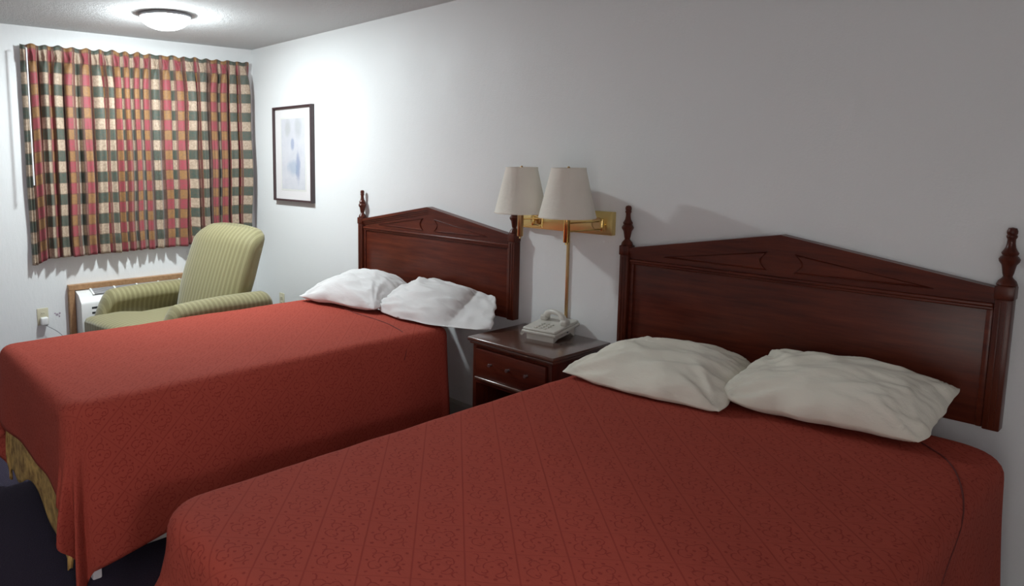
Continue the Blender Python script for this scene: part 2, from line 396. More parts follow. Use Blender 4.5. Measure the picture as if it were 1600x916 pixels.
# ridge of every fold, and which stripe of the plaid the ridge shows
RIDGE = [-1.756, -1.683, -1.617, -1.524, -1.456, -1.341, -1.272, -1.186, -1.121, -1.058, -0.977, -0.907, -0.843, -0.756, -0.673, -0.566, -0.468, -0.357, -0.289, -0.197, -0.125]
STRIPE = 'ABAABBAABBBBABBAABBAA'
FE = [CY0]+[(a+b)/2 for a, b in zip(RIDGE, RIDGE[1:])]+[CY1]
FW = [b-a for a, b in zip(FE, FE[1:])]
FA = [max(0.022, w_*random.uniform(0.72, 0.92)) for w_ in FW]
PLAID = 0.29
RU = [0.185]
for a, b in zip(STRIPE, STRIPE[1:]):
    RU.append(RU[-1]+{'AB': 0.465, 'BA': 0.535}.get(a+b, 1.0))
RU = [u*PLAID for u in RU]
def plaid_u(y):
    k = 0
    if y <= RIDGE[0]: return RU[0]+(y-RIDGE[0])*1.6
    if y >= RIDGE[-1]: return RU[-1]+(y-RIDGE[-1])*1.6
    while y > RIDGE[k+1]: k += 1
    s_ = (y-RIDGE[k])/(RIDGE[k+1]-RIDGE[k]); adv = RU[k+1]-RU[k]
    r = min(1.0, max(0.25, (RIDGE[k+1]-RIDGE[k])*1.45/adv))
    return RU[k]+adv*(s_-(1-r)*sin(2*PI*s_)/(2*PI))
def curtain_x(y, v):
    """distance from the wall at y, v = 0 top .. 1 bottom"""
    k = 0
    while k < len(FW)-1 and y > FE[k+1]: k += 1
    t = (y-FE[k])/FW[k]
    a = FA[k]
    head = sm(0.0, 0.11, v)
    # sharper ridges than valleys
    body = a*(1-abs(2*t-1)**2.4)*(0.75+0.25*noise.noise(Vector((k*3.1, v*2.5, 0))))
    ph = 2*PI*t
    pinch = 0.013*(0.5-0.5*cos(ph))+0.007*sin(3*ph)*math.exp(-((v-0.055)/0.03)**2)
    top = 0.010*noise.noise(Vector((y*22, v*6, 3)))
    swing = 0.010*noise.noise(Vector((y*3.0, v*3, 8)))*v
    return 0.028+lerp(pinch+top+0.02, body, head)+swing+0.008*sin(2*ph+k)*sm(.2, .6, v)
def build_curtain():
    t = tag(empty('curtain', (0.0, (CY0+CY1)/2, CZB)), 'pinch-pleated plaid curtain in green, cream, red and gold across the window wall', 'curtain')
    NU, NV = 840, 70
    # arclength across at mid height gives the cloth coordinate
    ys = [lerp(CY0, CY1, i/NU) for i in range(NU+1)]
    L = [plaid_u(y) for y in ys]
    def hem(y):
        return CZB+0.018*(y-CY0)/1.7*1.4+0.010*noise.noise(Vector((y*14, 1, 1)))-0.030*sm(CY0+0.09, CY0+0.03, y)
    def pos(u, v, off=0.0, lift=0.0):
        i = min(NU, int(round(u*NU))); y = ys[i]
        zt = CZT+0.012*(y-CY0)/1.7+0.009*noise.noise(Vector((y*16, 0, 0)))*(1 if v < .02 else 0)+0.006*sin(y*2*PI/0.09)*(1-sm(0, .06, v))
        z = lerp(zt, hem(y)+lift, v)
        x = curtain_x(y, v)
        k = 0
        while k < len(FW)-1 and y > FE[k+1]: k += 1
        tt = (y-FE[k])/FW[k]-0.5
        gather = math.exp(-((v-0.058)/0.022)**2)
        x += 0.016*gather*math.exp(-(tt/0.16)**2)
        yy = y+0.45*(x-0.03)*sin(y*11.0+2.2)*sm(0.03, .2, v)-FW[k]*tt*0.62*gather*math.exp(-(tt/0.30)**4)+0.012*noise.noise(Vector((y*5, v*3, 5)))*sm(.1, 1, v)
        if v > 0.9: x += 0.012*noise.noise(Vector((y*18, v*4, 9)))
        # left edge hangs slightly askew
        yy += 0.0*v
        return Vector((x-off, yy-t.location.y, z-t.location.z))
    bm = nb()
    grid(bm, NU, NV, lambda u, v: pos(u, v), lambda u, v: (L[int(round(u*NU))], (1-v)*(CZT-CZB)))
    p = link('plaid_panel', bm, M['plaid'], t)
    bm = nb()
    def lin(u, v):
        y = lerp(CY0+0.01, CY1-0.01, u); q = pos(u, v)
        q.y = y-t.location.y; q.x = max(0.019, 0.30*curtain_x(y, v))
        if v > 0.99: q.z -= 0.010*max(0, noise.noise(Vector((y*20, 4, 4))))*2
        return q
    grid(bm, NU, NV//2, lin)
    link('lining', bm, M['lining'], t)
    for o in (p,):
        md = o.modifiers.new('thickness', 'SOLIDIFY'); md.thickness = 0.0012; md.offset = 0
    bm = nb()
    tube(bm, [(0.128, -1.735-t.location.y, 2.30-t.location.z), (0.128, -1.735-t.location.y, 1.40-t.location.z)], 0.0048, 10)
    tube(bm, [(0.10, -1.735-t.location.y, 2.305-t.location.z), (0.128, -1.735-t.location.y, 2.30-t.location.z)], 0.003, 8)
    q = link('pull_wand', bm, M['clear'], t, True); q['label'] = 'white pull wand'
build_curtain()
bm = nb(); box(bm, 0.0, 0.012, CY0+0.01, CY1-0.005, 2.285, 2.312, 0.003)
for yy in (CY0+.06, -0.9, CY1-.06): box(bm, 0, 0.014, yy-0.012, yy+0.012, 2.275, 2.318, 0.002)
tag(link('curtain_track', bm, M['white_plastic']), 'white curtain track on the wall behind the pleated curtain heading', 'curtain track')

# ------------------------------------------------------------------ air conditioner under the window
def air_conditioner():
    y0, y1, zt, zb = -1.528, -0.40, 0.682, 0.17
    t = tag(empty('air_conditioner', (0, (y0+y1)/2, zb)), 'white wall air conditioner in an oak frame under the plaid curtain', 'air conditioner')
    L = lambda y: y-t.location.y
    Z = lambda z: z-zb
    bm = nb(); fw_ = 0.040
    box(bm, 0, 0.045, L(y0), L(y1), Z(zt-fw_), Z(zt), 0.003); box(bm, 0, 0.045, L(y0), L(y1), Z(zb), Z(zb+fw_), 0.003)
    box(bm, 0, 0.0445, L(y0), L(y0)+fw_, Z(zb+fw_), Z(zt-fw_), 0.002); box(bm, 0, 0.0445, L(y1)-fw_, L(y1), Z(zb+fw_), Z(zt-fw_), 0.002)
    link('oak_frame', bm, M['oak'], t)
    a, b = L(y0)+fw_+0.004, L(y1)-fw_-0.004
    # cabinet profile in (x,z): back top, sloping top, rounded front
    zt2 = Z(zt-fw_-0.004)
    prof = [(0, Z(zb+0.045)), (0.165, Z(zb+0.045)), (0.172, Z(zb+0.055)), (0.172, zt2-0.085), (0.165, zt2-0.068), (0.135, zt2-0.040), (0.115, zt2-0.022), (0.06, zt2-0.006), (0.03, zt2), (0, zt2)]
    bm = nb()
    A = [bm.verts.new((x, a, z)) for x, z in prof]; B = [bm.verts.new((x, b, z)) for x, z in prof]
    fs = [bm.faces.new(A), bm.faces.new(B)]
    for k in range(len(prof)): fs.append(bm.faces.new((A[k], A[(k+1) % len(prof)], B[(k+1) % len(prof)], B[k])))
    bmesh.ops.recalc_face_normals(bm, faces=fs)
    c = link('cabinet', bm, M['white_plastic'], t, True)
    # sloping top outlet with dark slats
    bm = nb()
    s0 = Vector((0.050, 0, zt2-0.001)); s1 = Vector((0.128, 0, zt2-0.031))
    g0, g1 = a+0.10, b-0.10
    d = (s1-s0)
    def strip(t0, t1, ya, yb, h):
        p = s0+d*t0; q = s0+d*t1; nrm = Vector((-d.z, 0, d.x)).normalized()*h
        vs = [bm.verts.new(v_) for v_ in ((p.x, ya, p.z), (p.x, yb, p.z), (q.x, yb, q.z), (q.x, ya, q.z))]
        ws = [bm.verts.new(v_.co+nrm) for v_ in vs]
        f = [bm.faces.new(vs), bm.faces.new(ws)]+[bm.faces.new((vs[i], vs[(i+1) % 4], ws[(i+1) % 4], ws[i])) for i in range(4)]
        bmesh.ops.recalc_face_normals(bm, faces=f)
    strip(0, 1, g0, g1, 0.002)
    link('outlet_recess', bm, M['recess'], t)
    bm = nb()
    for k in range(6): strip(0.03+k*0.165, 0.10+k*0.165, g0, g1, 0.009)
    link('louvre', bm, M['grille'], t)
    for k in range(6):
        bm = nb(); yy = lerp(g0, g1, k/5)
        strip(-0.02, 1.02, yy-0.006, yy+0.006, 0.011)
        link('louvre_divider', bm, M['white_plastic'], t)
    bm = nb()
    for k in range(6):
        z = zt2-0.112-k*0.036
        box(bm, 0.168, 0.1735, a+0.07, b-0.07, z-0.0075, z+0.0075, 0.0015)
    link('intake_slot', bm, M['slot'], t)
air_conditioner()

# ------------------------------------------------------------------ outlets
def wall_outlet(loc, rz, label):
    t = tag(empty('wall_outlet', loc, rz), label, 'outlet', 'ivory wall outlets')
    bm = nb(); box(bm, -0.037, 0.037, -0.006, 0, -0.060, 0.060, 0.003); link('cover_plate', bm, M['ivory'], t, True)
    for s in (-1, 1):
        bm = nb(); box(bm, -0.016, 0.016, -0.008, -0.005, s*0.021-0.013, s*0.021+0.013, 0.002)
        r = link('socket', bm, M['ivory'], t, True)
        bm = nb()
        for x in (-0.006, 0.006): box(bm, x-0.0012, x+0.0012, -0.0085, -0.007, s*0.021-0.002, s*0.021+0.007)
        link('slot', bm, M['slot'], r)
    return t
wall_outlet((0.0, -1.70, 0.475), PI/2, 'ivory wall outlet with a white plug in it, left of the air conditioner')
wall_outlet((0.418, 0.0, 0.44), 0, 'small ivory wall outlet on the long wall between armchair and bed pillow')
def plug():
    t = tag(empty('power_plug', (0.008, -1.697, 0.452)), 'white plug with a thin grey cord in the left outlet', 'plug')
    bm = nb(); box(bm, 0, 0.038, -0.024, 0.024, -0.034, 0.022, 0.008, 3); link('plug_body', bm, M['white_plastic'], t, True)
    bm = nb()
    pts = []
    for k in range(15):
        s = k/14
        pts.append((0.022+0.012*sin(s*PI), 0.005+0.14*s+0.02*sin(s*PI), -0.034-0.06*s-0.10*s*(1-s)-0.13*s**3))
    tube(bm, pts, 0.0022, 8); link('cord', bm, M['steel'], t, True)
plug()
bm = nb()
random.seed(9)
for cx, cz, r in ((0, 0, 0.012), (0.018, 0.008, 0.009), (0.015, -0.014, 0.008), (-0.013, 0.011, 0.006)):
    pts = [(cx+r*random.uniform(.6, 1.1)*cos(a*PI/5), cz+r*random.uniform(.6, 1.1)*sin(a*PI/5)) for a in range(10)]
    vs = [bm.verts.new((0.0, p[0], p[1])) for p in pts]; ws = [bm.verts.new((0.0015, p[0]*.9, p[1]*.9)) for p in pts]
    bm.faces.new(ws)
    for k in range(10): bm.faces.new((vs[k], vs[(k+1) % 10], ws[(k+1) % 10], ws[k]))
o = link('paint_scar', bm, M['blemish'], None); o.location = (0, -1.605, 0.475)
tag(o, 'small torn patch of paint on the wall right of the outlet', 'wall mark')

# ------------------------------------------------------------------ framed picture
def picture():
    cx, cz, hw, hh = 0.640, 1.610, 0.272, 0.362
    t = tag(empty('framed_picture', (cx, 0, cz)), 'tall framed pale watercolour print with white mat on the long wall', 'picture')
    bm = nb(); F = 0.016; D = -0.036
    outer = [(-hw, -hh), (hw, -hh), (hw, hh), (-hw, hh)]; inner = [(-hw+F, -hh+F), (hw-F, -hh+F), (hw-F, hh-F), (-hw+F, hh-F)]
    def ring(pts, y): return [bm.verts.new((a, y, b)) for a, b in pts]
    o0, o1 = ring(outer, 0), ring(outer, D+0.004)
    o2 = ring([(a*0.992, b*0.994) for a, b in outer], D)
    i1, i0 = ring(inner, D+0.003), ring(inner, -0.012)
    for A, B in ((o0, o1), (o1, o2), (o2, i1), (i1, i0)):
        for k in range(4): bm.faces.new((A[k], A[(k+1) % 4], B[(k+1) % 4], B[k]))
    bm.faces.new(o0); bmesh.ops.recalc_face_normals(bm, faces=bm.faces)
    link('frame', bm, M['frame'], t)
    bm = nb(); a, b = hw-F, hh-F; box(bm, -a, a, -0.016, -0.010, -b, b); link('mat_board', bm, M['mat_board'], t)
    bm = nb(); a, b = 0.165, 0.268
    # bevelled window line of the mat, then the print
    box(bm, -a-0.012, a+0.012, -0.0175, -0.0162, -b-0.012, b+0.012, 0.0005); g = link('inner_mat', bm, M['sheet'], t)
    bm = nb(); box(bm, -a, a, -0.0185, -0.0176, -b, b); link('print', bm, M['print'], t)
picture()

# ------------------------------------------------------------------ armchair
def loft(bm, rings, cap=True):
    R = [[bm.verts.new(p) for p in r] for r in rings]
    n = len(R[0])
    for a, b in zip(R, R[1:]):
        for k in range(n): bm.faces.new((a[k], a[(k+1) % n], b[(k+1) % n], b[k]))
    if cap: bm.faces.new(list(reversed(R[0]))); bm.faces.new(R[-1])
    bmesh.ops.recalc_face_normals(bm, faces=bm.faces)
def sup(n, a, b, e):
    out = []
    for k in range(n):
        t = 2*PI*k/n; c, s = cos(t), sin(t)
        out.append((a*math.copysign(abs(c)**(2/e), c), b*math.copysign(abs(s)**(2/e), s)))
    return out
def armchair():
    t = tag(empty('armchair', (0.775, -0.95, 0), math.radians(10)), 'green striped upholstered armchair standing in the far corner under the curtain', 'armchair')
    # base
    bm = nb(); box(bm, -0.40, 0.40, -0.44, 0.36, 0.10, 0.44, 0.03, 3); link('base', bm, M['stripe_x'], t, True)
    # T-shaped seat cushion, domed, its front corners standing out before the arms
    bm = nb()
    def seat_outline(sc, k):
        P = []
        pts = [(-0.27, 0.20), (-0.27, -0.36), (-0.40, -0.37), (-0.415, -0.40), (-0.40, -0.54), (-0.36, -0.565), (0.0, -0.58), (0.36, -0.565), (0.40, -0.54), (0.415, -0.40), (0.40, -0.37), (0.27, -0.36), (0.27, 0.20)]
        return [Vector((x*sc, (y+0.19)*sc-0.19, k)) for x, y in pts]
    rings = [seat_outline(0.97, 0.425), seat_outline(1.0, 0.44), seat_outline(1.0, 0.51), seat_outline(0.985, 0.525), seat_outline(0.93, 0.538), seat_outline(0.75, 0.552), seat_outline(0.4, 0.562), seat_outline(0.1, 0.565)]
    loft(bm, rings); link('seat_cushion', bm, M['stripe_x'], t, True)
    # backrest: reclined slab with rounded shoulders
    bm = nb(); rings = []
    for k in range(29):
        s = k/28; z = lerp(0.30, 1.115, s)
        hw = 0.305+0.05*sm(0, .6, s)
        if s > 0.84:
 
            q = (s-0.84)/0.16; hw *= (1-0.24*q**3.2)
        th = 0.085+0.02*sin(s*PI)
        if s > 0.90: th *= math.sqrt(max(0.03, 1-((s-0.90)/0.102)**2))
        yc = 0.10+0.27*s**1.1
        zz = z
        rr = []
        for (x, y) in sup(40, hw, th, 3.6):
            dome = 0.028*(1-(x/hw)**2)*sm(0, .2, s) if y < 0 else 0
            crown = -0.022*abs(x/hw)**2.5*sm(.6, 1, s)
            rr.append(Vector((x, yc+y-dome, zz+y*0.30+crown)))
        rings.append(rr)
    loft(bm, rings); link('backrest', bm, M['stripe_x'], t, True)
    # arms
    for s_ in (-1, 1):
        bm = nb(); rings = []
        for k in range(33):
            q = k/32; y = lerp(0.36, -0.47, q)
            top = 0.685+0.012*sin(q*PI)+0.008*q
            hw = 0.088+0.008*sin(q*PI*2)
            if q > 0.86:
                f = (q-0.86)/0.14; top -= 0.19*f**1.6; hw -= 0.03*f
            if q < 0.06:
                f = 1-q/0.06; top -= 0.05*f*f; hw -= 0.03*f*f
            zb = 0.12
            pr_ = []
            pw = 0.055
            # cross-section: padded roll over a narrower panel
            n1 = 20
            for i in range(n1+1):
                a = -0.55+(PI+1.1)*i/n1
                pr_.append((hw*cos(a), top-0.07+0.07*sin(a)))
            pr_.append((-pw-0.005, top-0.16)); pr_.append((-pw, zb)); pr_.append((pw, zb)); pr_.append((pw+0.005, top-0.16))
            rings.append([Vector((s_*0.395+x, y, z)) for x, z in pr_])
        loft(bm, rings); link('arm', bm, M['stripe_y'], t, True)
    for x in (-0.34, 0.34):
        for y in (-0.38, 0.30):
            bm = nb(); lathe(bm, [(0.018, 0.0), (0.024, 0.02), (0.03, 0.10)], x, y, 14); link('foot', bm, M['mahogany_v'], t, True)
armchair()

# ------------------------------------------------------------------ beds
def drape_fn(x0, x1, y0, y1, top, rc, rr, hang, seed, flare=0.03, cornerfold=0.05, ripple=0.006, sag=None, zmin=0.012):
    """maps a flat-cloth point to the draped point"""
    ix0, ix1, iy0, iy1 = x0+rc, x1-rc, y0+rc, y1-rc
    La = PI/2*rr
    def f(px, py):
        qx = min(max(px, ix0), ix1); qy = min(max(py, iy0), iy1)
        dx, dy = px-qx, py-qy; d = math.hypot(dx, dy)
        zt = top+(sag(qx, qy) if sag else 0)
        wob = 0.0035*noise.noise(Vector((px*3.5, py*3.5, seed)))+0.002*noise.noise(Vector((px*11, py*11, seed+3)))
        if d < 1e-6: return Vector((px, py, zt+wob))
        nx, ny = dx/d, dy/d
        fl = rc-rr
        if d <= fl: return Vector((px, py, zt+wob))
        e = d-fl
        if e < La:
            th = e/rr; out = fl+rr*sin(th); drop = rr*(1-cos(th)); dd = 0
        else:
            dd = e-La; out = fl+rr+dd*flare; drop = rr+dd*math.sqrt(max(0, 1-flare*flare))
        corner = 4*nx*nx*ny*ny
        ang = math.atan2(ny, nx)
        g = sm(0.0, 0.35, dd)
        out += corner*cornerfold*(1 if ny < 0 else 0.12)*g*(0.6+0.9*sin(ang*14+seed)*sm(0.05, .5, dd))
        side = (1-corner)
        s = px if abs(ny) > abs(nx) else py
        out += side*ripple*g*(1.2*sin(s*7+seed)+sin(s*13+seed*2)+0.8*noise.noise(Vector((s*6, dd*4, seed))))
        drop += corner*0.02*g
        z = zt+wob*(1-g)-drop
        if z < zmin:
            out += (zmin-z)*0.5; z = zmin+0.004*abs(sin(s*20))
        return Vector((qx+nx*out, qy+ny*out, z))
    return f
def drape(name, m, parent, rect, top, rc, rr, hangs, seed, step=0.018, org=(0, 0, 0), step_curve=None, **kw):
    x0, x1, y0, y1 = rect
    hl, hr, hf, hh = hangs    # far side (x0), near side (x1), foot (y0), head (y1); callables allowed
    f = drape_fn(x0, x1, y0, y1, top, rc, rr, None, seed, **kw)
    La = PI/2*rr
    adj = La-rr   # cloth length beyond vertical reach
    C_ = lambda h, s: (h(s) if callable(h) else h)
    mxl, mxr, mxf, mxh = [(max(C_(h, k/10) for k in range(11))) for h in (hl, hr, hf, hh)]
    NX = int(((x1-x0)+mxl+mxr)/step); NY = int(((y1-y0)+mxf+mxh)/step)
    def flat(u, v):
        # v: 0 foot .. 1 head ; cloth rectangle with edges that vary along their length
        hL, hR = C_(hl, v), C_(hr, v); hF, hH = C_(hf, u), C_(hh, u)
        # keep interior points on a regular lattice, stretch only the margins
        X0, X1 = x0-mxl, x1+mxr; Y0, Y1 = y0-mxf, y1+mxh
        X = lerp(X0, X1, u); Y = lerp(Y0, Y1, v)
        if X < x0: X = x0-(x0-X)*hL/max(mxl, 1e-6)
        if X > x1: X = x1+(X-x1)*hR/max(mxr, 1e-6)
        if Y < y0: Y = y0-(y0-Y)*hF/max(mxf, 1e-6)
        if Y > y1: Y = y1+(Y-y1)*hH/max(mxh, 1e-6)
        return X, Y
    bm = nb()
    def co(u, v):
        p = f(*flat(u, v))
        if step_curve: p.z += step_curve(p.x, p.y)
        return p-Vector(org)
    grid(bm, NX, NY, co, lambda u, v: flat(u, v))
    o = link(name, bm, m, parent)
    md = o.modifiers.new('thickness', 'SOLIDIFY'); md.thickness = 0.004; md.offset = -1
    return o
def bed(label, rect, top, spread_label, hem_r, hem_f, seed, crease, blanket, rc, flare=0.03, cf=0.055, seam=None):
    x0, x1, y0, y1 = rect
    t = tag(empty('bed', ((x0+x1)/2, (y0+y1)/2, 0)), label, 'bed', 'double beds')
    O = Vector(t.location)
    g = 0.025
    bm = nb(); box(bm, x0+g-O.x, x1-g-O.x, y0+g-O.y, y1-g-O.y, 0.30, top-0.014, 0.045, 4); link('mattress', bm, M['sheet'], t, True)
    bm = nb(); box(bm, x0+g-O.x, x1-g-O.x, y0+0.10-O.y, y1-g-O.y, 0.072, 0.295, 0.02, 3); q = link('box_spring', bm, M['sheet'], t, True)
    for sx in (x0+0.12, x1-0.055):
        for sy in (y0+(0.10 if sx > (x0+x1)/2 else 0.35), y1-0.2):
            bm = nb(); box(bm, sx-O.x-0.018, sx-O.x+0.018, sy-O.y-0.018, sy-O.y+0.018, 0.0, 0.075, 0.006); link('leg', bm, M['white_plastic'], t, True)
    if blanket:
        b_ = drape('blanket', M['gold'], t, (x0+0.016, x1-0.016, y0+0.022, y1-0.01), top-0.007, rc, 0.05,
                   (0.25, 0.22, lambda u: 0.545+0.05*sin(u*9.5)+0.02*sin(u*23), 0.02), seed+5, org=O, flare=0.02, cornerfold=0.02, ripple=0.004)
        b_['label'] = 'gold patterned blanket hanging below the bedspread at the foot'
    s = drape('bedspread', M['spread'], None, rect, top, rc, 0.05, (0.46, hem_r, hem_f, 0.40), seed, org=(0, 0, 0), step_curve=crease, flare=flare, cornerfold=cf)
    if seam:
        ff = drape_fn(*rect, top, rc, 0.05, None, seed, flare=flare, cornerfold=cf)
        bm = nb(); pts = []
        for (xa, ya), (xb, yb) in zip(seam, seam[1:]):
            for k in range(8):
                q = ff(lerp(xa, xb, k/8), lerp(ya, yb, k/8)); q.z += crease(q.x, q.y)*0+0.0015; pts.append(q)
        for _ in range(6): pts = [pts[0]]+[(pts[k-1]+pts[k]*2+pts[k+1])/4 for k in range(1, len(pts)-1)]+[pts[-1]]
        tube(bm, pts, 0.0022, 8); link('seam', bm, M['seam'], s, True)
    tag(s, spread_label, 'bedspread', 'terracotta bedspreads')
    return t
BT = 0.712
# hand-sewn seams of the bedspreads near the head end
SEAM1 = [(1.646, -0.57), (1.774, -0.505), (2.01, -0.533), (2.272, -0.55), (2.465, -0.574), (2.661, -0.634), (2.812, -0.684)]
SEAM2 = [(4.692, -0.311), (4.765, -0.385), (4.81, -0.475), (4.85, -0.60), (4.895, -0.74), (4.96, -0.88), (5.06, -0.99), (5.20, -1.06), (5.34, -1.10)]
bed('double bed beside the armchair, left of the nightstand', (1.56, 2.695, -2.275, -0.34), BT-0.008,
    'terracotta jacquard bedspread on the far bed, between armchair and nightstand',
    lambda v: lerp(0.57, 0.46, sm(0.0, 1, v))+0.06*sm(0.30, 0.12, v), lambda u: 0.335+0.01*sin(u*9), 2.0,
    lambda x, y: 0.0, True, 0.075, seam=SEAM1)
bed('double bed in the foreground, right of the nightstand', (3.575, 4.885, -2.30, -0.17), BT,
    'terracotta jacquard bedspread covering the large foreground bed',
    lambda v: 0.50, lambda u: 0.56, 5.0, lambda x, y: 0.0, False, 0.13, 0.035, 0.14, seam=SEAM2)

# ------------------------------------------------------------------ headboards
def finial_mesh(bm, cx, cy, z0, z1):
    h = z1-z0
    prof = [(0.0, 0), (0.024, 0), (0.026, 0.03), (0.022, 0.09), (0.014, 0.14), (0.0115, 0.17), (0.014, 0.22), (0.0175, 0.34), (0.019, 0.37), (0.025, 0.42), (0.0265, 0.46),
            (0.022, 0.50), (0.018, 0.525), (0.020, 0.54), (0.0215, 0.57), (0.017, 0.61), (0.0125, 0.66), (0.0105, 0.74), (0.0105, 0.80), (0.0135, 0.835), (0.0135, 0.855),
            (0.0115, 0.875), (0.0135, 0.90), (0.0135, 0.94), (0.0105, 0.985), (0.0, 1.0)]
    lathe(bm, [(r, z0+t_*h) for r, t_ in prof], cx, cy, 24)
def headboard(x0, label, zoff=0.0):
    W = 1.36; P, F_, B, K = 1.198+zoff, 1.368+zoff, 0.721+zoff, 1.290+zoff
    t = tag(empty('headboard', (x0+W/2, -0.0, B)), label, 'headboard', 'matching mahogany headboards')
    hw = W/2; zl = lambda z: z-B
    pw = 0.047
    for s in (-1, 1):
        bm = nb(); xa, xb = sorted((s*hw, s*(hw-pw)))
        box(bm, xa+0.002, xb-0.002, -0.050, -0.001, 0, zl(P)-0.055, 0.004)
        box(bm, xa-0.001, xb+0.001, -0.054, -0.001, zl(P)-0.056, zl(P)-0.012, 0.004)
        # fluting bead on the front face
        box(bm, xa+0.014, xa+0.018, -0.0525, -0.048, 0.01, zl(P)-0.065, 0.001)
        box(bm, xb-0.018, xb-0.014, -0.0525, -0.048, 0.01, zl(P)-0.065, 0.001)
        p = link('post', bm, M['mahogany_v'], t, True)
        bm = nb(); finial_mesh(bm, (xa+xb)/2, -0.0275, zl(P)-0.014, zl(F_)); link('finial', bm, M['mahogany_v'], p, True)
    i = hw-pw
    # main flat panel
    bm = nb(); box(bm, -i, i, -0.026, -0.002, 0.0, zl(1.125+zoff), 0.001)
    box(bm, -i, -i+0.018, -0.034, -0.020, 0.0, zl(1.118+zoff), 0.004); box(bm, i-0.018, i, -0.034, -0.020, 0.0, zl(1.118+zoff), 0.004)
    link('panel', bm, M['mahogany'], t, True)
    # pediment board
    ze = zl(P)-0.020; zk = zl(K); zm = zl(1.125+zoff)
    bm = nb(); prism(bm, [(-i, zm-0.004), (i, zm-0.004), (i, ze-0.012), (0, zk-0.012), (-i, ze-0.012)], -0.032, -0.002)
    link('pediment', bm, M['mahogany'], t)
    # stepped top moulding
    bm = nb()
    for (d, th, yy) in ((0.0, 0.016, -0.050), (0.014, 0.014, -0.043), (0.028, 0.012, -0.037)):
        prism(bm, [(-i, ze-d), (0, zk-d), (0, zk-d-th), (-i, ze-d-th)], yy, -0.002); prism(bm, [(i, ze-d), (0, zk-d), (0, zk-d-th), (i, ze-d-th)], yy, -0.002)
    link('top_moulding', bm, M['mahogany'], t)
    # rail moulding under the pediment
    bm = nb(); box(bm, -i, i, -0.043, -0.02, zm-0.012, zm+0.002, 0.005, 3); box(bm, -i, i, -0.037, -0.02, zm-0.022, zm-0.010, 0.004, 3)
    link('rail_moulding', bm, M['mahogany'], t, True)
    # raised triangular fields with a concave inner end
    for s in (-1, 1):
        bm = nb()
        def tri(off):
            sl = (zk-ze)/i
            xin = 0.048; zb_ = zm+0.020+off
            xo = i-0.155
            top_at = lambda x: zk-0.062-sl*x-off
            pts = [(s*(xo-off*3), zb_+0.004)]
            zt_ = top_at(xin)
            pts.append((s*(xin+off), zt_))
            for k in range(1, 12):
                a = k/12; z = lerp(zt_, zb_, a); pts.append((s*(xin+off+0.024*sin(a*PI)), z))
            pts.append((s*(xin+off), zb_))
            return pts
        A = tri(0.0); B_ = tri(0.007)
        va = [bm.verts.new((x, -0.032, z)) for x, z in A]; vb = [bm.verts.new((x, -0.0385, z)) for x, z in [(lerp(x, xb_, .35), lerp(z, zb2, .35)) for (x, z), (xb_, zb2) in zip(A, B_)]]
        vc = [bm.verts.new((x, -0.0335, z)) for x, z in B_]
        n = len(A)
        for Q, R in ((va, vb), (vb, vc)):
            for k in range(n): bm.faces.new((Q[k], Q[(k+1) % n], R[(k+1) % n], R[k]))
        bm.faces.new(vc); bmesh.ops.recalc_face_normals(bm, faces=bm.faces)
        link('carved_field', bm, M['mahogany'], t)
    return t
headboard(1.493, 'mahogany pediment headboard behind the far bed, left of the brass wall lamp')
headboard(3.467, 'mahogany pediment headboard behind the foreground bed, right of the brass wall lamp')

